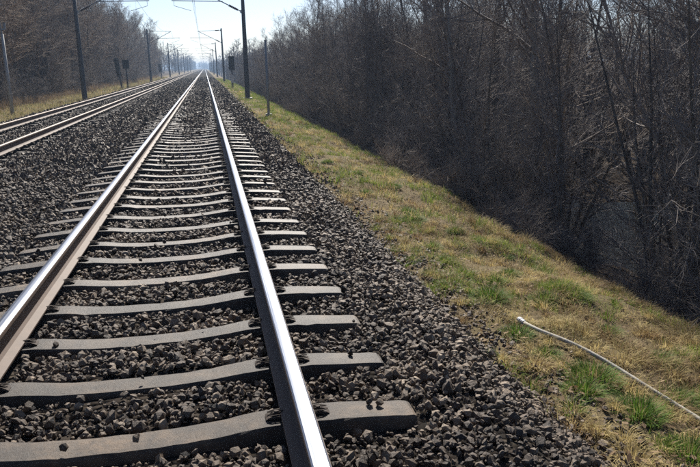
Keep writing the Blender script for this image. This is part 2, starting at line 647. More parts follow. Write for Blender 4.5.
    ot = np.array([(0, 2, 4), (2, 1, 4), (1, 3, 4), (3, 0, 4), (2, 0, 5), (1, 2, 5), (3, 1, 5), (0, 3, 5)])
    fv = ov[None] * rng.uniform(.6, 1.2, (nf, 6, 1)) + rng.normal(0, .25, (nf, 6, 3))
    g = link('far_ballast_gravel', mesh_of(fv * FS[:, None, None] + FP[:, None, :], ot, 6, nf), M['stone'], bed)
    tag(g, 'dark ballast stones further along the line', kind='stuff')
    P, S = [], []
    for a in ((1.2, 8, 1180, .026, .053, -4.4, 3.1), (1.2, 5.0, 700, .010, .024, -2.0, 3.1), (8, 11, 560, .032, .060, -5.2, 3.0)):
        p, s = scatter(*a)
        P.append(p)
        S.append(s)
    P, S = np.concatenate(P), np.concatenate(S)
    # the stones that show largest are parts of their own
    d = P - CAM
    fw = np.array(_f)
    dep = d @ fw
    px = d @ np.array(_r) / dep
    py = d @ np.array(_u) / dep
    size = S / dep
    vis = (dep > .5) & (np.abs(px) < .5) & (np.abs(py) < .333)
    order = np.argsort(np.where(vis, -size, 0))
    big = np.zeros(len(P), bool)
    big[order[:300]] = True
    sh = shapes(16)
    protos = [np_mesh('ballast_stone', sh[k], tris=it) for k in range(16)]
    for k, i in enumerate(np.nonzero(big)[0]):
        o = link('ballast_stone', protos[k % 16], M['stone'], bed, tuple(P[i]))
        o.scale = (S[i],) * 3
        o.rotation_euler = tuple(rng.uniform(0, 6.28, 3))
    P, S = P[~big], S[~big]
    n = len(P)
    g = link('ballast_gravel', mesh_of(shapes(n) * S[:, None, None] + P[:, None, :], it, 12, n), M['stone'], bed)
    tag(g, 'loose dark broken stones heaped round the sleepers', kind='stuff')
    print('stones', n, nf)


build_ballast()


# ------------------------------------------------------------------ sleepers and rails
def sleeper_mesh(seed):
    r = np.random.default_rng(seed)
    kx = [0, .22, .40, .56, .64, .90, 1.0, 1.28, 1.30]
    kz = [-.040, -.038, -.026, -.006, 0, 0, -.006, -.030, -.040]
    kh = [.070, .070, .072, .075, .077, .077, .075, .070, .064]
    xs = np.concatenate([-np.array([1.30, 1.285]), np.linspace(-1.25, 1.25, 44), [1.285, 1.30]])
    v, f = [], []
    for x in xs:
        ax = abs(x)
        z = float(np.interp(ax, kx, kz))
        h = float(np.interp(ax, kx, kh))
        c1, c2 = np.clip(r.normal(0, .0022, 2), -.006, .006)          # chipped, uneven arrises
        if r.uniform() < .06:
            c1 -= r.uniform(.004, .012)
        v += [(x, -.135, -.21), (x, -h - .011 + c1, z - .014 + c1), (x, -h + c1, z - abs(c1) * .3), (x, 0, z + .001), (x, h + c2, z - abs(c2) * .3), (x, h + .011 + c2, z - .014), (x, .135, -.21)]
    n = 7
    for i in range(len(xs) - 1):
        for j in range(n):
            a, b = i * n + j, i * n + (j + 1) % n
            f.append((a, a + n, b + n, b))
    f.append(tuple(range(n)))
    f.append(tuple((len(xs) - 1) * n + j for j in reversed(range(n))))
    mb = MB()
    mb.add(v, f)
    return mb.mesh('sleeper')


def fastening_mesh():
    # on the +x side of a rail (rail centre at x = 0): guide plate, bent spring clip, screw
    mb = MB()
    mb.add([(.078, -.055, .0), (.165, -.055, .0), (.165, .055, .0), (.078, .055, .0), (.078, -.055, .032), (.15, -.05, .014), (.15, .05, .014), (.078, .055, .032)],
           [(0, 3, 2, 1), (4, 5, 6, 7), (0, 1, 5, 4), (1, 2, 6, 5), (2, 3, 7, 6), (3, 0, 4, 7)])
    clip = [(.060, -.045, .034), (.085, -.052, .042), (.130, -.050, .036), (.150, -.030, .036), (.125, -.016, .044), (.085, -.014, .050),
            (.074, 0, .050), (.085, .014, .050), (.125, .016, .044), (.150, .030, .036), (.130, .050, .036), (.085, .052, .042), (.060, .045, .034)]
    mb.tube(clip, .0075, 6)
    mb.tube([(.108, 0, .01), (.108, 0, .046)], .020, 10)
    mb.tube([(.108, 0, .046), (.108, 0, .062)], .014, 6)
    return mb.mesh('rail_fastening')


def build_track():
    sm = [sleeper_mesh(40 + k) for k in range(6)]
    fm = fastening_mesh()
    hidden = 0
    for c, y0, n0, n1, nf, lab, grp in (
            (0, Y_SLEEPER0, -4, 96, 62, 'grey concrete sleeper under the bright polished rails of the near track', 'sleepers of the near track'),
            (T2, Y_SLEEPER0 + .21, 4, 96, 70, 'concrete sleeper almost buried in ballast under the brown rails of the other track', 'sleepers of the other track')):
        for n in range(n0, n1):
            o = link('railway_sleeper', sm[n % 6], M['concrete'], None, (c + random.gauss(0, .006), y0 + SPACING * n + random.gauss(0, .006), random.gauss(0, .003) - (0 if c == 0 else .05)))
            o.rotation_euler = (random.gauss(0, .012), random.gauss(0, .003), random.gauss(0, .004))
            tag(o, lab, 'sleeper', grp)
            if n < nf:
                for s in (-.7525, .7525):
                    for flip in (0, 1):
                        p = link('rail_fastening', fm, M['bolt'], o, (s, 0, .004 if c == 0 else .054))
                        p.rotation_euler = (0, 0, math.pi * flip)
                        p.scale = (.88, .52, .45)
    # rail profile: foot and web / head
    web = [(-.075, .012), (.075, .012), (.075, .022), (.024, .034), (.0095, .052), (.0085, .095), (.010, .134), (.030, .146),
           (-.030, .146), (-.010, .134), (-.0085, .095), (-.0095, .052), (-.024, .034), (-.075, .022)]
    head = [(-.0335, .1465), (.0335, .1465), (.0365, .153), (.0362, .170), (.0335, .1765), (.027, .1805), (.012, .1838), (0, .1842),
            (-.012, .1838), (-.027, .1805), (-.0335, .1765), (-.0362, .170), (-.0365, .153)]
    for x, lab in ((.7525, 'bright polished steel rail running beside the grass verge'),
                   (-.7525, 'bright polished steel rail with sunlit rust brown side, facing the other track'),
                   (T2 + .7525, 'brown steel rail of the other track, on its side towards the near track'),
                   (T2 - .7525, 'brown steel rail of the other track, on its side towards the dry grass strip')):
        mb = MB()
        mb.sweep(web, -8, 1400, 40)
        root = link('rail', mb.mesh('rail_web'), M['rust'], None, (x, 0, 0))
        tag(root, lab, 'rail', 'running rails')
        mb = MB()
        mb.sweep(head, -8, 1400, 40)
        me = mb.mesh('rail_head')
        me.materials.append(M['rust'])
        me.materials.append(M['steel'] if x > -1.5 else M['dull'])
        near = x > -1.5
        for p in me.polygons:
            nrm = p.normal
            if nrm.z > (.7 if near else .8):
                p.material_index = 1
            p.use_smooth = False
        h = link('rail_head', me, None, root)
        h['label'] = 'shiny worn running surface of the rail'


build_track()


# ------------------------------------------------------------------ overhead line
def build_masts():
    MASTY = [50.3 + 61.0 * k for k in range(7)]

    def mast_mesh():
        mb = MB()
        mb.tube([(0, 0, -.2), (0, 0, 0), (0, 0, 4), (0, 0, 7.85)], [.185, .18, .145, .105], 12)
        return mb.mesh('mast_pole', True)
    pole = mast_mesh()
    mb = MB()
    mb.box(-.32, .32, -.32, .32, -.6, .06)
    foot = mb.mesh('foundation')

    def arm_mesh():
        # track lies at local -x; heights above sleeper top + .5
        mb = MB()
        mb.tube([(-.12, 0, 7.55), (-3.55, 0, 7.45)], .028, 6)                      # top tie
        mb.tube([(-.12, 0, 5.75), (-3.45, 0, 7.42)], .038, 6)                      # diagonal strut
        mb.tube([(-1.35, 0, 6.42), (-4.75, 0, 6.48)], .030, 6)                     # registration tube
        mb.tube([(-4.6, 0, 6.46), (-4.62, 0, 6.15), (-3.5, 0, 5.82)], .016, 6)     # steady arm
        mb.box(-.2, -.08, -.1, .1, 5.65, 5.85)
        mb.box(-.2, -.08, -.1, .1, 7.45, 7.65)
        return mb.mesh('cantilever_arm')
    arm = arm_mesh()

    def ins(a, b):
        mb = MB()
        a, b = Vector(a), Vector(b)
        n = 13
        mb.tube([a.lerp(b, i / (n - 1)) for i in range(n)], [.055 if i % 2 else .095 for i in range(n)], 8)
        return mb.mesh('insulator', False)
    i1 = ins((-.35, 0, 5.865), (-.95, 0, 6.166))
    i2 = ins((-.35, 0, 7.543), (-.95, 0, 7.526))
    lab = {1: 'tall dark overhead line mast on the grass verge beside the near track',
           -1: 'tall dark overhead line mast standing before the wood across the other track'}
    for side, X in ((1, 3.30), (-1, -7.65)):
        for y in MASTY:
            z = float(gz(X, y))
            zb = -.5
            r = empty('overhead_line_mast', (X, y, zb), 0 if side > 0 else math.pi)
            tag(r, lab[side], 'mast', 'masts on the grass verge' if side > 0 else 'masts before the wood across the track')
            link('mast_pole', pole, M['mast'], r)
            link('foundation', foot, M['pole_pale'], r, (0, 0, z - zb))
            a = link('cantilever_arm', arm, M['galv'], r)
            link('insulator', i1, M['insul'], a)
            link('insulator', i2, M['insul'], a)
    # wires
    for X, nm in ((0, 'near'), (T2, 'other')):
        ys = [-10.7] + MASTY
        cz = 5.32
        mb = MB()
        mb.tube([(X, y, cz) for y in ys], .008, 5)
        c = link('contact_wire', mb.mesh('contact_wire'), M['wire'])
        tag(c, 'thin straight contact wire hung above the %s track' % nm, 'wire', 'overhead wires')
        mb = MB()
        pts = []
        drops = []
        for a, b in zip(ys[:-1], ys[1:]):
            for k in range(12):
                t = k / 12
                pts.append((X, a + (b - a) * t, 6.95 - 1.05 * 4 * t * (1 - t)))
                if k % 2 == 1:
                    drops.append(pts[-1])
        pts.append((X, ys[-1], 6.95))
        mb.tube(pts, .009, 5)
        c = link('messenger_wire', mb.mesh('messenger_wire'), M['wire'])
        tag(c, 'sagging carrying wire with droppers above the %s track' % nm, 'wire', 'overhead wires')
        for p in drops[:36]:
            mb = MB()
            mb.tube([(0, 0, 0), (0, 0, cz - p[2])], .004, 4)
            link('dropper', mb.mesh('dropper'), M['wire'], c, p)


build_masts()


def build_posts_signals():
    # slim grey pole on the verge
    x, y = 3.02, 30.2
    z = float(gz(x, y))
    r = empty('marker_pole', (x, y, z))
    tag(r, 'slim grey steel pole on the grass verge in front of the masts', 'pole')
    mb = MB()
    mb.tube([(0, 0, -.3), (0, 0, 3.15)], [.062, .055], 10)
    link('pole', mb.mesh('pole', True), M['galv'], r)
    mb = MB()
    mb.tube([(0, 0, 3.15), (0, 0, 3.18)], .07, 10)
    link('cap', mb.mesh('cap'), M['galv'], r)
    mb = MB()
    mb.tube([(0, 0, -.1), (0, 0, .12)], .14, 12)
    link('base_collar', mb.mesh('base_collar'), M['pole_pale'], r)
    # pale pole across the other track
    x, y = -8.35, 34.6
    z = float(gz(x, y))
    r = empty('lineside_pole', (x, y, z), .3)
    tag(r, 'pale grey post with a small bracket on top before the wood', 'pole')
    mb = MB()
    mb.tube([(0, 0, -.3), (0, 0, 3.6)], [.085, .07], 10)
    link('post', mb.mesh('post', True), M['pole_pale'], r)
    mb = MB()
    mb.tube([(0, 0, 3.6), (-.03, 0, 4.1)], .035, 8)
    mb.box(-.12, .12, -.05, .05, 3.77, 3.85)
    link('bracket', mb.mesh('bracket'), M['galv'], r)
    mb = MB()
    mb.tube([(.13, 0, 3.79), (.13, 0, 4.09)], [.05, .07], 8)
    link('insulator', mb.mesh('insulator'), M['galv'], r)

    def signal(name, loc, rz, w, h, ztop, lab, cat, grp, tilt=0, mat_post='mast', lower=None, lamps=3, dpt=.3):
        r = empty(name, loc, rz)
        tag(r, lab, cat, grp)
        r.rotation_euler = (0, tilt, rz)
        mb = MB()
        mb.tube([(0, 0, -.3), (0, 0, ztop - .1)], .075, 10)
        link('post', mb.mesh('post', True), M[mat_post], r)
        mb = MB()
        mb.box(-w / 2, w / 2, -.10 - dpt, -.10, ztop - h, ztop)
        mb.box(-w / 2 - .07, w / 2 + .07, -.098, -.07, ztop - h - .08, ztop + .08)
        b = link('signal_head', mb.mesh('signal_head'), M['black'], r)
        for k in range(lamps):
            zc = ztop - h * (k + .6) / (lamps + .2)
            mb = MB()
            mb.tube([(0, -.10 - dpt, zc), (0, -.102 - dpt - .01, zc)], .10, 14)
            link('lens', mb.mesh('lens'), M['lens'], b)
            mb = MB()
            pts = [(.13 * math.cos(a), -.10 - dpt, zc + .13 * math.sin(a)) for a in [math.pi * j / 8 for j in range(9)]]
            v = [(px, py - e, pz) for px, py, pz in pts for e in (0, .2)]
            mb.add(v, [(2 * j, 2 * j + 1, 2 * j + 3, 2 * j + 2) for j in range(8)])
            link('hood', mb.mesh('hood'), M['black'], b)
        if lower:
            mb = MB()
            mb.box(-lower[0] / 2, lower[0] / 2, -.12, -.08, lower[1], lower[2])
            link('number_board', mb.mesh('number_board'), M['white'], r)
        mb = MB()
        mb.box(-.2, .2, -.2, .2, -.5, .1)
        link('foundation', mb.mesh('foundation'), M['pole_pale'], r)
        mb = MB()
        for s in (-.14, .14):
            mb.tube([(s, .16, -.05), (s, .16, ztop - h)], .014, 6)
        for j in range(7):
            zz = .3 + j * (ztop - h - .4) / 7
            mb.tube([(-.14, .16, zz), (.14, .16, zz)], .011, 5)
        link('ladder', mb.mesh('ladder'), M['galv'], r)
        return r
    y = 76.0
    signal('track_signal', (3.25, y, float(gz(3.25, y))), 0, .46, 1.3, 3.3, 'black railway signal with pale board below on the grass verge', 'signal', 'railway signals', 0, 'mast', (.34, .65, 1.45))
    y = 74.5
    signal('track_signal', (-7.85, y, float(gz(-7.85, y))), 0, .30, 1.6, 3.05, 'leaning black railway signal with tall narrow head before the wood', 'signal', 'railway signals', -.12, 'mast', None, 3)
    y = 76.5
    signal('track_signal', (-7.5, y, float(gz(-7.5, y))), 0, .52, .75, 2.95, 'squat square black signal box on a slim post beside the leaning signal', 'signal', 'railway signals', 0, 'mast', None, 1)
    y = 146
    signal('track_signal', (-8.05, y, float(gz(-8.05, y))), 0, .4, 1.4, 2.9, 'small far black signal between the masts before the wood', 'signal', 'railway signals', -.1)


build_posts_signals()


def build_pipe():
    # follow the pipe's line in the photograph down to where it meets the ground
    def on_ground(px, py, lift):
        d = np.array(_f) + np.array(_r) * (px - 350) / FPX + np.array(_u) * (233.5 - py) / FPX
        t = 1.0
        while t < 30 and CAM[2] + d[2] * t > float(gz(CAM[0] + d[0] * t, d[1] * t)) + lift:
            t += .01
        return [CAM[0] + d[0] * t, d[1] * t, CAM[2] + d[2] * t]
    pix = [(523, 322), (529, 326), (537, 330), (548, 334), (560, 338), (574, 344), (588, 351), (602, 359), (618, 368), (634, 379), (650, 389), (668, 400), (686, 411), (704, 422), (730, 438), (760, 458)]
    pts = [on_ground(px, py, .052) for px, py in pix]
    for _ in range(2):
        pts = [pts[0]] + [[(pts[i - 1][k] + 2 * pts[i][k] + pts[i + 1][k]) / 4 for k in range(3)] for i in range(1, len(pts) - 1)] + [pts[-1]]
    base = pts[0]
    loc = [(p[0] - base[0], p[1] - base[1], p[2] - base[2]) for p in pts]
    mb = MB()
    mb.tube(loc, [.015] + [.0165] * (len(loc) - 1), 10)
    o = link('plastic_pipe', mb.mesh('plastic_pipe', True), M['hose'], None, base)
    tag(o, 'long thin white plastic pipe lying in the grass on the verge', 'pipe')
    mb = MB()
    d = (Vector(loc[0]) - Vector(loc[1])).normalized()
    p0 = Vector(loc[0])
    mb.tube([p0 - d * .02, p0 + d * .02, p0 + d * .03, p0 + d * .06, p0 + d * .065, p0 + d * .078], [.021, .023, .027, .027, .020, .018], 12)
    link('coupling', mb.mesh('coupling', False), M['coupling'], o)


build_pipe()


# ------------------------------------------------------------------ grass
def blades(name, x, y, z, length, width, lean, colr, heading=None):
    n = len(x)
    a = rng.uniform(0, 2 * math.pi, n) if heading is None else heading
    wv = np.stack([np.cos(a + math.pi / 2), np.sin(a + math.pi / 2), np.zeros(n)], -1) * (width * .5)[:, None]
    dv = np.stack([np.cos(a), np.sin(a), np.zeros(n)], -1)
    p0 = np.stack([x, y, z], -1)
    up = np.array([0, 0, 1.0])
    l1 = length * .5
    e1 = lean * .6
    p1 = p0 + dv * (l1 * np.sin(e1))[:, None] + up * (l1 * np.cos(e1))[:, None]
    e2 = np.minimum(lean * 1.35, 1.75)
    p2 = p1 + dv * (l1 * np.sin(e2))[:, None] + up * (l1 * np.cos(e2))[:, None]
    v = np.stack([p0 - wv, p0 + wv, p1 + wv * .75, p1 - wv * .75, p2], 1).reshape(-1, 3)
    b = np.arange(n)[:, None] * 5
    q = b + np.array([[0, 1, 2, 3]])
    t = b + np.array([[3, 2, 4]])
    me = np_mesh(name, v, tris=t, quads=q)
    at = me.attributes.new('blade', 'FLOAT_COLOR', 'POINT')
    c4 = np.concatenate([colr, np.ones((n, 1))], 1)
    at.data.foreach_set('color', np.repeat(c4, 5, 0).astype(np.float32).ravel())
    me.materials.append(M['grass'])
    return me


def lerp(a, b, t):
    return np.asarray(a) * (1 - t[:, None]) + np.asarray(b) * t[:, None]


def build_grass():
    sets = []
    # right verge: y range, density, length, width
    for y0, y1, dens, ln, wd in ((2.0, 9, 5200, .095, .0036), (9, 24, 1500, .12, .0065), (24, 60, 420, .15, .013), (60, 140, 130, .18, .028)):
        n = int((y1 - y0) * 3.9 * dens)
        x = rng.uniform(2.15, 6.05, n)
        y = rng.uniform(y0, y1, n)
        d = np.interp(x, [2.15, 2.5, 2.9, 3.25, 4.4, 5.2, 6.05], [.02, .2, .6, 1, 1, .5, .0])
        bare = vnoise(x, y, 2.1, 21)
        d *= np.clip((bare - .24) * 4, .10, 1) * np.clip((vnoise(x, y, 6.5, 22) - .2) * 2.5, .25, 1)
        k = rng.uniform(size=n) < d
        x, y = x[k], y[k]
        n = len(x)
        g = .55 * vnoise(x, y, 1.4, 31) + .45 * vnoise(x, y, 4.5, 32)
        g = g + np.interp(y, [4, 9, 18, 50], [0, .04, .15, .26]) + np.interp(x, [2.3, 3.0, 3.6, 5], [-.12, -.02, .05, .02])
        green = rng.uniform(size=n) < np.clip((g - .56) * 7, .05, .9)
        t = rng.uniform(size=n)
        straw = lerp((.38, .29, .12), (.60, .50, .24), t)
        brown = lerp((.20, .13, .06), (.32, .23, .11), t)
        isb = rng.uniform(size=n) < np.clip((vnoise(x, y, 1.7, 41) - .35) * 1.8 + np.interp(x, [2.5, 3.1, 4.1, 4.8], [.35, 0, 0, .7]), .08, .9)
        straw = np.where(isb[:, None], brown, straw)
        gr = lerp((.10, .16, .025), (.26, .32, .06), t)
        c = np.where(green[:, None], gr, straw)
        L = ln * rng.uniform(.45, 1.35, n) * np.where(green, .9, 1.15) * (.45 + 1.2 * vnoise(x, y, 3.4, 51))
        head = vnoise(x, y, 2.3, 52) * 9.4 + rng.normal(0, .75, n)
        lean = np.where(green, rng.uniform(.15, .9, n), rng.uniform(.7, 1.5, n))
        z = np.maximum(gz(x, y), np.where(x < 2.45, bz(np.minimum(x, 2.45), y), -9)) + rng.uniform(-.01, .012, n)
        sets.append((x, y, z, L, wd * rng.uniform(.6, 1.4, n), lean, c, head))
    # tussocks and hummocks standing up out of the matted thatch
    cx, cy = [], []
    for y0, y1, m in ((2.2, 9, 330), (9, 30, 420)):
        cx.append(2.35 + 2.75 * rng.uniform(size=m))
        cy.append(y0 + (y1 - y0) * rng.uniform(size=m))
    cx, cy = np.concatenate(cx), np.concatenate(cy)
    m = len(cx)
    cr = rng.uniform(.03, .11, m)
    cg = (vnoise(cx, cy, 1.4, 31) + np.interp(cy, [5, 20], [0, .2]) + rng.normal(0, .14, m)) > .66
    cb = rng.uniform(size=m) < .38
    per = np.where(cy < 9, 110, 45)
    i = np.repeat(np.arange(m), per)
    n = len(i)
    a_ = rng.uniform(0, 6.283, n)
    rr_ = cr[i] * np.sqrt(rng.uniform(size=n))
    x, y = cx[i] + rr_ * np.cos(a_), cy[i] + rr_ * np.sin(a_)
    t = rng.uniform(size=n)
    c = np.where(cb[i][:, None], lerp((.16, .10, .05), (.30, .21, .10), t), lerp((.36, .27, .11), (.60, .49, .23), t))
    gsel = cg[i] & (rng.uniform(size=n) < .75)
    c = np.where(gsel[:, None], lerp((.07, .13, .018), (.22, .29, .05), t), c)
    far_ = np.where(y < 9, 1.0, 1.5)
    z = np.maximum(gz(x, y), np.where(x < 2.45, bz(np.minimum(x, 2.45), y), -9)) - .005
    sets.append((x, y, z, rng.uniform(.05, .15, n) * (.7 + 4 * cr[i]) * far_, .0042 * far_ * rng.uniform(.6, 1.4, n), rng.uniform(.1, .7, n) + .8 * rr_ / cr[i], c, a_ + rng.normal(0, .6, n)))
    me = blades('verge_grass', *[np.concatenate(s) for s in zip(*sets)])
    tag(link('verge_grass', me), 'patchy straw yellow and green grass on the verge beside the ballast', kind='stuff')
    # fallen leaves
    n = 15000
    x = 2.3 + 7.5 * rng.uniform(size=n) ** 1.1
    y = 2 + 24 * rng.uniform(size=n) ** 1.3
    k = (vnoise(x, y, 1.5, 61) > .35) & ~((x > 8) & (y > 10))
    x, y = x[k], y[k]
    n = len(x)
    hd = rng.uniform(0, 6.28, n)
    u = np.stack([np.cos(hd), np.sin(hd), rng.normal(0, .35, n)], -1) * (rng.uniform(.012, .032, n))[:, None]
    w = np.stack([-np.sin(hd), np.cos(hd), rng.normal(0, .35, n)], -1) * (rng.uniform(.008, .02, n))[:, None]
    c0 = np.stack([x, y, gz(x, y) + rng.uniform(.012, .05, n)], -1)
    q = np.stack([c0 - u, c0 + w, c0 + u, c0 - w], 1).reshape(-1, 3)
    me = np_mesh('leaf_litter', q, quads=np.arange(n * 4).reshape(-1, 4))
    at_ = me.attributes.new('blade', 'FLOAT_COLOR', 'POINT')
    t = rng.uniform(size=n)
    c4 = np.concatenate([lerp((.10, .06, .035), (.34, .24, .14), t), np.ones((n, 1))], 1)
    at_.data.foreach_set('color', np.repeat(c4, 4, 0).astype(np.float32).ravel())
    tag(link('leaf_litter', me, M['grass']), 'brown fallen leaves scattered over the verge and the bank', kind='stuff')
    # left strip
    sets = []
    for y0, y1, dens, ln, wd in ((18, 60, 170, .20, .018), (60, 160, 50, .26, .036)):
        n = int((y1 - y0) * 3.6 * dens)
        x = rng.uniform(-10.6, -7.0, n)
        y = rng.uniform(y0, y1, n)
        k = rng.uniform(size=n) < np.interp(x, [-10.6, -9.5, -7.4, -7.0], [.6, 1, .9, .05])
        x, y = x[k], y[k]
        n = len(x)
        t = rng.uniform(size=n)
        c = lerp((.26, .21, .10), (.44, .38, .20), t)
        rb = rng.uniform(size=n) < np.clip(np.interp(x, [-9.9, -9.0], [.8, .03]), 0, 1)
        c = np.where(rb[:, None], lerp((.14, .10, .062), (.24, .175, .11), t), c)
        gq = rng.uniform(size=n) < .18
        c = np.where((gq & ~rb)[:, None], lerp((.10, .14, .03), (.17, .2, .05), t), c)
        L = ln * rng.uniform(.6, 1.4, n) * np.where(rb, 2.4, 1)
        sets.append((x, y, gz(x, y) - .01, L, wd * rng.uniform(.6, 1.3, n), rng.uniform(.2, 1.2, n), c))
    me = blades('dry_grass', *[np.concatenate(s) for s in zip(*sets)])
    tag(link('dry_grass', me), 'dry pale grass and rusty bracken strip along the wood across the tracks', kind='stuff')

    # green tufts on the verge, each its own plant
    def tuft(n, rad, h, w):
        a = rng.uniform(0, 2 * math.pi, n)
        r = rad * np.sqrt(rng.uniform(size=n))
        x, y = r * np.cos(a), r * np.sin(a)
        t = rng.uniform(size=n)
        c = lerp((.05, .11, .015), (.15, .24, .04), t)
        dry = rng.uniform(size=n) < .15
        c = np.where(dry[:, None], lerp((.25, .2, .09), (.4, .32, .16), t), c)
        return blades('grass_tuft', x, y, np.full(n, -.02), h * rng.uniform(.5, 1.25, n) * (1.15 - .5 * r / rad), np.full(n, w) * rng.uniform(.7, 1.3, n),
                      rng.uniform(.05, .5, n) + .9 * r / rad, c, a + rng.normal(0, .5, n))
    protos = [tuft(700, .13, .17, .005), tuft(520, .10, .13, .005), tuft(900, .18, .15, .0055)]
    spots = [(3.42, 5.62, 2), (2.9, 3.95, 2), (2.78, 4.35, 1), (3.5, 3.85, 0), (2.93, 3.45, 0), (2.95, 3.0, 2), (2.72, 4.75, 1), (3.62, 4.9, 1), (3.75, 4.4, 0),
             (3.5, 3.55, 1), (3.45, 3.15, 0), (3.5, 6.6, 0), (3.15, 6.2, 1), (3.3, 7.4, 2), (2.95, 7.6, 1), (3.55, 8.4, 0), (3.1, 9.0, 2), (3.7, 5.6, 2), (2.85, 5.6, 0),
             (3.35, 10.2, 2), (3.0, 11.3, 0), (3.6, 11.8, 2), (3.9, 7.6, 1), (3.25, 13.2, 2), (3.6, 14.5, 0), (3.0, 15.2, 2), (2.7, 3.7, 1), (3.75, 3.9, 2)]
    for x, y, k in spots:
        o = link('grass_tuft', protos[k], None, None, (x, y, float(gz(x, y))))
        o.rotation_euler = (0, 0, random.uniform(0, 6.28))
        s = random.uniform(.75, 1.15)
        o.scale = (s, s, s * random.uniform(.8, 1.1))
        tag(o, 'small upright tuft of fresh green grass on the straw coloured verge', 'grass tuft', 'green tufts on the verge')


build_grass()


# ------------------------------------------------------------------ trees
class Tubes:
    """batched polylines with radii -> one mesh"""
    def __init__(self):
        self.g = {}

    def add(self, pts, rad, k):
        self.g.setdefault((len(pts), k), []).append((pts, rad))

    def build(self, name):
        V, Q = [], []
        base = 0
        for (n, k), lst in self.g.items():
            P = np.array([a for a, _ in lst])
            Rr = np.array([b for _, b in lst])
            m = len(P)
            T = np.empty_like(P)
            T[:, 1:-1] = P[:, 2:] - P[:, :-2]
            T[:, 0] = P[:, 1] - P[:, 0]
            T[:, -1] = P[:, -1] - P[:, -2]
            T /= np.linalg.norm(T, axis=2, keepdims=True) + 1e-9
            ref = np.where(np.abs(T[:, :1, 2:3]) > .85, np.array([1.0, 0, 0]), np.array([0, 0, 1.0]))
            U = np.cross(T, np.broadcast_to(ref, T.shape))
            U /= np.linalg.norm(U, axis=2, keepdims=True) + 1e-9
            W = np.cross(T, U)
            an = 2 * math.pi * np.arange(k) / k
            ring = P[:, :, None, :] + (U[:, :, None, :] * np.cos(an)[None, None, :, None] + W[:, :, None, :] * np.sin(an)[None, None, :, None]) * Rr[:, :, None, None]
            V.append(ring.reshape(-1, 3))
            i = np.arange(n - 1)[:, None] * k
            j = np.arange(k)[None]
            q = np.stack([i + j, i + (j + 1) % k, i + k + (j + 1) % k, i + k + j], -1).reshape(-1, 4)
            Q.append((q[None] + (base + np.arange(m) * n * k)[:, None, None]).reshape(-1, 4))
            base += m * n * k
        return np_mesh(name, np.concatenate(V), quads=np.concatenate(Q), smooth=True)


def grow(r, p, d, length, n, wander, up):
    pts = [np.array(p, float)]
    d = np.array(d, float)
    d /= np.linalg.norm(d)
    s = length / (n - 1)
    for _ in range(n - 1):
        d = d + r.normal(0, wander, 3) + np.array([0, 0, up])
        d /= np.linalg.norm(d)
        pts.append(pts[-1] + d * s)
    return np.array(pts)


def side_dir(r, t, ang):
    a = np.cross(t, (0, 0, 1.0)) if abs(t[2]) < .95 else np.cross(t, (1.0, 0, 0))
    a /= np.linalg.norm(a)
    b = np.cross(t, a)
    ph = r.uniform(0, 2 * math.pi)
    s = a * math.cos(ph) + b * math.sin(ph)
    return t * math.cos(ang) + s * math.sin(ang)


def at(pts, t):
    f = t * (len(pts) - 1)
    i = min(int(f), len(pts) - 2)
    p = pts[i] * (1 - (f - i)) + pts[i + 1] * (f - i)
    d = pts[i + 1] - pts[i]
    return p, d / np.linalg.norm(d)


def tree_proto(seed, H, r0, stems=1, limbs=20, br=7, tw=6, spread=.42, low=.22, lean=.05, twr=.0045, ang=(.45, 1.05), wob=.045):
    r = np.random.default_rng(seed)
    trunk, crown = Tubes(), Tubes()
    for s in range(stems):
        if stems == 1:
            d = np.array([r.normal(0, lean), r.normal(0, lean), 1])
            p0 = np.array([0, 0, -.25])
            h, rr = H, r0
        else:
            a = 2 * math.pi * (s + r.uniform(-.3, .3)) / stems
            o = r.uniform(.12, .5)
            d = np.array([math.cos(a) * o, math.sin(a) * o, 1])
            p0 = np.array([math.cos(a) * .18, math.sin(a) * .18, -.25])
            h = H * r.uniform(.65, 1.0)
            rr = r0 * r.uniform(.5, 1.0)
        n = 10
        tp = grow(r, p0, d, h, n, wob, .03)
        tr = rr * (1 - np.linspace(0, 1, n) ** 1.1 * .93)
        tr[0] *= 1.3
        trunk.add(tp, tr, 7)
        L1 = max(4, int(limbs / (1 if stems == 1 else stems * .55)))
        for _ in range(L1):
            t = low + (1 - low) * r.uniform() ** .85
            p, dd = at(tp, t)
            ln = h * spread * (1.08 - t) ** .7 * r.uniform(.55, 1.2) + .25
            lr = max(.009, np.interp(t, np.linspace(0, 1, n), tr) * r.uniform(.32, .6))
            lp = grow(r, p, side_dir(r, dd, r.uniform(*ang)), ln, 6, .12, .07)
            crown.add(lp, lr * np.linspace(1, .3, 6), 4)
            nb = max(3, int(br * (.5 + ln / 2.4)))
            for _ in range(nb):
                t2 = r.uniform(.15, 1)
                p2, d2 = at(lp, t2)
                bl = ln * r.uniform(.2, .5) * (1.2 - .6 * t2) + .2
                b_r = max(twr * 1.25, lr * (1 - .65 * t2) * .5)
                bp = grow(r, p2, side_dir(r, d2, r.uniform(.35, .95)), bl, 5, .16, .06)
                crown.add(bp, b_r * np.linspace(1, .4, 5), 3)
                for _ in range(r.integers(max(2, tw - 2), tw + 3)):
                    p3, d3 = at(bp, r.uniform(.1, 1))
                    tl = r.uniform(.22, .62) * (.6 + .05 * H)
                    tp3 = grow(r, p3, side_dir(r, d3, r.uniform(.3, .9)), tl, 4, .17, .05)
                    crown.add(tp3, twr * np.array([1, .85, .65, .35]) * r.uniform(.8, 1.3), 3)
    return trunk.build('trunk'), crown.build('crown')


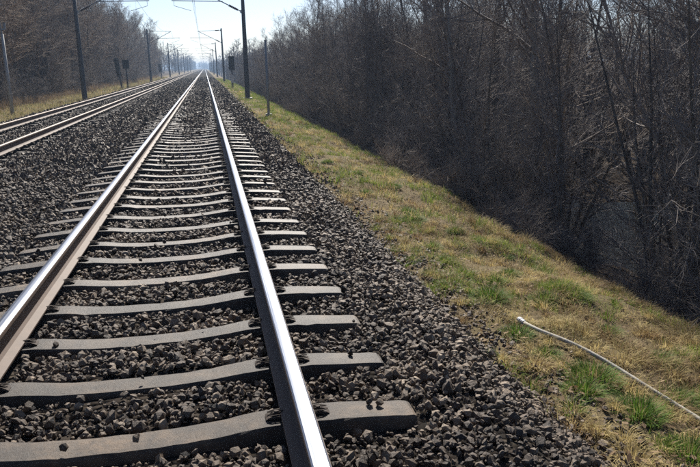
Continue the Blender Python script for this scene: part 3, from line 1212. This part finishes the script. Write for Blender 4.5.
def shrub_proto(seed, H, stems, tw=9, flop=.3, rad=.009):
    r = np.random.default_rng(seed)
    st, cr = Tubes(), Tubes()
    for s in range(stems):
        a = r.uniform(0, 2 * math.pi)
        o = abs(r.normal(0, flop))
        q = r.uniform(0, .35)
        h = H * r.uniform(.55, 1.05)
        sp = grow(r, (q * math.cos(a), q * math.sin(a), -.1), (o * math.cos(a), o * math.sin(a), 1), h, 7, .12, -.01)
        sr = rad * r.uniform(.6, 1.5) * np.linspace(1, .3, 7)
        st.add(sp, sr, 4)
        for _ in range(r.integers(4, 8)):
            t = r.uniform(.2, 1)
            p, d = at(sp, t)
            bl = h * .38 * r.uniform(.5, 1.1) * (1.2 - .7 * t)
            bp = grow(r, p, side_dir(r, d, r.uniform(.35, 1.0)), bl, 5, .16, .03)
            cr.add(bp, rad * .5 * np.linspace(1, .4, 5), 3)
            for _ in range(tw):
                p3, d3 = at(bp, r.uniform(.05, 1))
                tp = grow(r, p3, side_dir(r, d3, r.uniform(.3, 1.0)), r.uniform(.15, .5), 4, .2, .03)
                cr.add(tp, .0036 * np.array([1, .8, .6, .35]) * r.uniform(.8, 1.3), 3)
    return st.build('stems'), cr.build('twigs')


def put(kind, proto, loc, rz, sc, label, cat, grp, mats, parts):
    o = empty(kind, loc, rz, sc)
    tag(o, label, cat, grp)
    a = link(parts[0], proto[0], None, o)
    b = link(parts[1], proto[1], None, o)
    for ob, me, m in ((a, proto[0], mats[0]), (b, proto[1], mats[1])):
        if not me.materials:
            me.materials.append(m)
    return o


def build_woods():
    slim = [tree_proto(100 + k, 8.6 + .5 * k, .075 + .012 * k, limbs=26, br=7, tw=6, spread=.34, low=.12) for k in range(4)]
    pole = [tree_proto(150 + k, 6.4 + .8 * k, .032 + .006 * k, limbs=20, br=5, tw=5, spread=.26, low=.10, ang=(.2, .6)) for k in range(3)]
    big = [tree_proto(200 + k, 10.2, .15, limbs=30, br=8, tw=6, spread=.36, low=.2, lean=.012, wob=.02) for k in range(2)]
    clump = [tree_proto(300 + k, 7.6, .085, stems=7 + k, limbs=44, br=6, tw=6, spread=.30, low=.15) for k in range(3)]
    leftp = [tree_proto(400 + k, 11 + .6 * k, .11 + .01 * k, limbs=34, br=8, tw=6, spread=.34, low=.10, twr=.007) for k in range(4)]
    shr = [shrub_proto(500 + k, 2.6 + .4 * k, 26 + 4 * k) for k in range(4)]
    bram = [shrub_proto(600 + k, 1.25, 34, tw=8, flop=.9, rad=.006) for k in range(2)]
    r = random.Random(3)
    tb = (M['bark'], M['twig'])
    grp_r = 'bare trees in the thicket below the verge'
    def pool_view(x, y):
        # an opening in the thicket through which the pool shows
        return y < 20 and .58 < (x - .44) / y < .72
    # --- named trees by the pool
    put('bare_tree', big[0], (8.0, 9.4, float(gz(8.0, 9.4))), .6, .98, 'thick straight bare trunk rising among leaning stems near the pool', 'tree', 'trees by the pool', tb, ('trunk', 'crown'))
    put('willow_clump', clump[0], (7.4, 9.2, float(gz(7.4, 9.2))), 3.6, .9, 'many stemmed bare willow fanning out between the verge and the pool', 'tree', 'trees by the pool', tb, ('trunk', 'crown'))
    put('willow_clump', clump[1], (8.6, 8.2, float(gz(8.6, 8.2))), 4.4, 1.0, 'many stemmed bare willow beside the thick straight trunk', 'tree', 'trees by the pool', tb, ('trunk', 'crown'))
    pale = tree_proto(260, 10.5, .13, limbs=24, br=6, tw=5, spread=.34, low=.35, lean=.02, wob=.03)
    pb = (M['bark_pale'], M['twig'])
    for x, y, s_ in ((7.6, 13.8, .95), (7.9, 22.0, .9), (9.4, 26.5, 1.0), (7.5, 31, .85), (8.3, 8.0, .9), (8.9, 40, 1.0), (7.7, 48, .9), (10.6, 34, 1.05), (7.3, 18.2, .8), (11.4, 9.6, 1.05)):
        put('bare_tree', pale, (x, y, float(gz(x, y))), r.uniform(0, 6.28), s_, 'tree with clean pale grey trunk standing out from the dark thicket', 'tree', 'pale trunked trees', pb, ('trunk', 'crown'))
    # --- the wood below the verge
    n = 0
    used = [(8.0, 9.4), (6.9, 9.6), (8.6, 8.2)]

    def pick(xlo, xhi, ylo, yhi, gap, bias=1.0, tries=60):
        for _ in range(tries):
            x = xlo + (xhi - xlo) * r.random() ** bias
            y = ylo + (yhi - ylo) * r.random() ** 1.25
            if x > 0 and (8.4 < x < 12.2 and 10.5 < y < 19 or pool_view(x, y)):
                continue
            if all((x - a) ** 2 + (y - b) ** 2 > gap * gap for a, b in used):
                used.append((x, y))
                return x, y
        return None
    for spec, cnt in (((6.9, 11.5, 4.5, 62, 1.0, 1.0), 95), ((9, 24, 3, 80, 1.5, 1.0), 75), ((12.4, 24, 5, 32, 1.3, 1.0), 40), ((6.6, 13, 62, 170, 1.4, 1.3), 70)):
        for _ in range(cnt):
            q = pick(*spec)
            if not q:
                continue
            x, y = q
            u = r.random()
            near_edge = x < 8.6
            if u < .30:
                pr, kind, lab = clump[r.randrange(3)], 'willow_clump', 'many stemmed bare bush tree in the dense thicket below the verge'
                s = r.uniform(.62, .85) if near_edge else r.uniform(.72, 1.05)
                g = 'many stemmed trees in the thicket'
            elif u < .88 or near_edge:
                pr, kind, lab = slim[r.randrange(4)], 'bare_tree', 'slim bare tree crowded among others in the thicket below the verge'
                s = r.uniform(.62, .82) if near_edge else r.uniform(.72, 1.0)
                g = 'slim trees in the thicket'
            else:
                pr, kind, lab = big[r.randrange(2)], 'bare_tree', 'taller bare tree with stout trunk deep in the thicket below the verge'
                s = r.uniform(.8, 1.1)
                g = 'stout trees in the thicket'
            put(kind, pr, (x, y, float(gz(x, y))), r.uniform(0, 6.28), s, lab, 'tree', g, tb, ('trunk', 'crown'))
    for _ in range(95):
        q = pick(6.3, 10.5, 4.5, 60, .55, 1.1)
        if q:
            x, y = q
            put('sapling', pole[r.randrange(3)], (x, y, float(gz(x, y))), r.uniform(0, 6.28), r.uniform(.6, 1.0),
                'straight thin sapling like a pole in the thicket below the verge', 'sapling', 'saplings in the thicket', tb, ('trunk', 'crown'))
    sb = (M['shrub'], M['twig'])
    for cnt, xlo, xhi, ylo, yhi in ((85, 6.0, 10.5, 3.5, 46), (70, 6.0, 14, 40, 120)):
        for _ in range(cnt):
            x = xlo + (xhi - xlo) * r.random() ** 1.5
            y = ylo + (yhi - ylo) * r.random() ** 1.2
            if 8.6 < x < 12 and 11 < y < 18.5 or pool_view(x, y):
                continue
            put('bare_shrub', shr[r.randrange(4)], (x, y, float(gz(x, y))), r.uniform(0, 6.28), r.uniform(.6, 1.05),
                'leafless brushy shrub at the foot of the bank below the verge', 'shrub', 'shrubs at the foot of the bank', sb, ('stems', 'twigs'))
    for _ in range(120):
        x = 5.3 + 2.2 * r.random()
        y = 3.0 + 44 * r.random() ** 1.2
        if pool_view(x, y):
            continue
        put('bramble', bram[r.randrange(2)], (x, y, float(gz(x, y))), r.uniform(0, 6.28), r.uniform(.55, 1.0),
            'low tangled leafless bramble where the verge grass ends', 'bramble', 'brambles along the verge edge', sb, ('stems', 'twigs'))
    # --- the wood across the other track
    lb = (M['bark'], M['twig_left'])
    used.clear()
    for spec, cnt in (((-14, -10.3, 22, 110, 1.25, 1.0), 95), ((-22, -13.5, 30, 110, 1.9, 1.0), 30), ((-14, -10.6, 110, 200, 1.5, 1.0), 30)):
        for _ in range(cnt):
            q = pick(*spec)
            if not q:
                continue
            x, y = q
            put('bare_tree', leftp[r.randrange(4)], (x, y, float(gz(x, y))), r.uniform(0, 6.28), r.uniform(.68, .96),
                'tall bare grey brown tree in the wood across the other track', 'tree', 'trees across the other track', lb, ('trunk', 'crown'))
    sb2 = (M['shrub'], M['twig'])
    for _ in range(130):
        x = -9.7 - 3.2 * r.random()
        y = 20 + 150 * r.random() ** 1.3
        put('bare_shrub', shr[r.randrange(4)], (x, y, float(gz(x, y))), r.uniform(0, 6.28), r.uniform(.6, 1.1),
            'leafless brown shrub along the foot of the wood across the tracks', 'shrub', 'shrubs across the tracks', sb2, ('stems', 'twigs'))

    # --- distant wood: one mass on both sides to the end of the line
    rr = np.random.default_rng(77)
    T = Tubes()

    def far_tree(x, y, h, thick):
        zb = float(gz(x, y))
        tp = grow(rr, (x, y, zb), (0, 0, 1), h, 4, .05, .05)
        T.add(tp, thick * np.array([1, .8, .5, .2]), 3)
        for _ in range(15):
            t = .12 + .88 * rr.uniform()
            p, d = at(tp, t)
            lp = grow(rr, p, side_dir(rr, d, rr.uniform(.4, 1.0)), h * .26 * rr.uniform(.6, 1.2) * (1.3 - t), 3, .15, .06)
            T.add(lp, thick * .42 * np.array([1, .7, .4]), 3)
            for _ in range(2):
                p2, d2 = at(lp, rr.uniform(.1, 1))
                T.add(grow(rr, p2, side_dir(rr, d2, rr.uniform(.4, 1.0)), h * .12 * rr.uniform(.6, 1.3), 3, .15, .05), thick * .22 * np.array([1, .8, .5]), 3)
    for _ in range(380):
        u = rr.uniform()
        y = 150 + 1000 * u ** 1.7
        side = rr.uniform() < .5
        x = (7.2 + 14 * rr.uniform() ** 1.8) if side else (-11 - 14 * rr.uniform())
        far_tree(x, y, rr.uniform(7, 10) if side else rr.uniform(9, 12), .10 + .00025 * y)
    for _ in range(90):
        far_tree(rr.uniform(-30, 30), rr.uniform(1250, 1400), rr.uniform(9, 14), .5)
    # thin background stand behind the near wood
    for _ in range(190):
        far_tree(rr.uniform(24, 60), rr.uniform(2, 150), rr.uniform(6, 9.5), .07)
    for _ in range(80):
        far_tree(rr.uniform(-45, -20), rr.uniform(30, 200), rr.uniform(9, 12), .08)
    o = link('distant_wood', T.build('distant_wood'), M['twig'])
    tag(o, 'far bare woodland closing in on both sides of the line', kind='stuff')


build_woods()


# ------------------------------------------------------------------ haze
def build_haze():
    mb = MB()
    mb.box(-1520, 1520, -420, 3520, -4.5, 16)
    m = bpy.data.materials.new('haze')
    m.use_nodes = True
    nt = m.node_tree
    nt.nodes.clear()
    out = nt.nodes.new('ShaderNodeOutputMaterial')
    pv = nt.nodes.new('ShaderNodeVolumePrincipled')
    pv.inputs['Color'].default_value = (.52, .72, 1.0, 1)
    pv.inputs['Density'].default_value = .0007
    pv.inputs['Anisotropy'].default_value = .1
    nt.links.new(pv.outputs[0], out.inputs['Volume'])
    o = link('haze', mb.mesh('haze'), m)
    tag(o, 'thin pale blue haze filling the air over the line', kind='stuff')


build_haze()
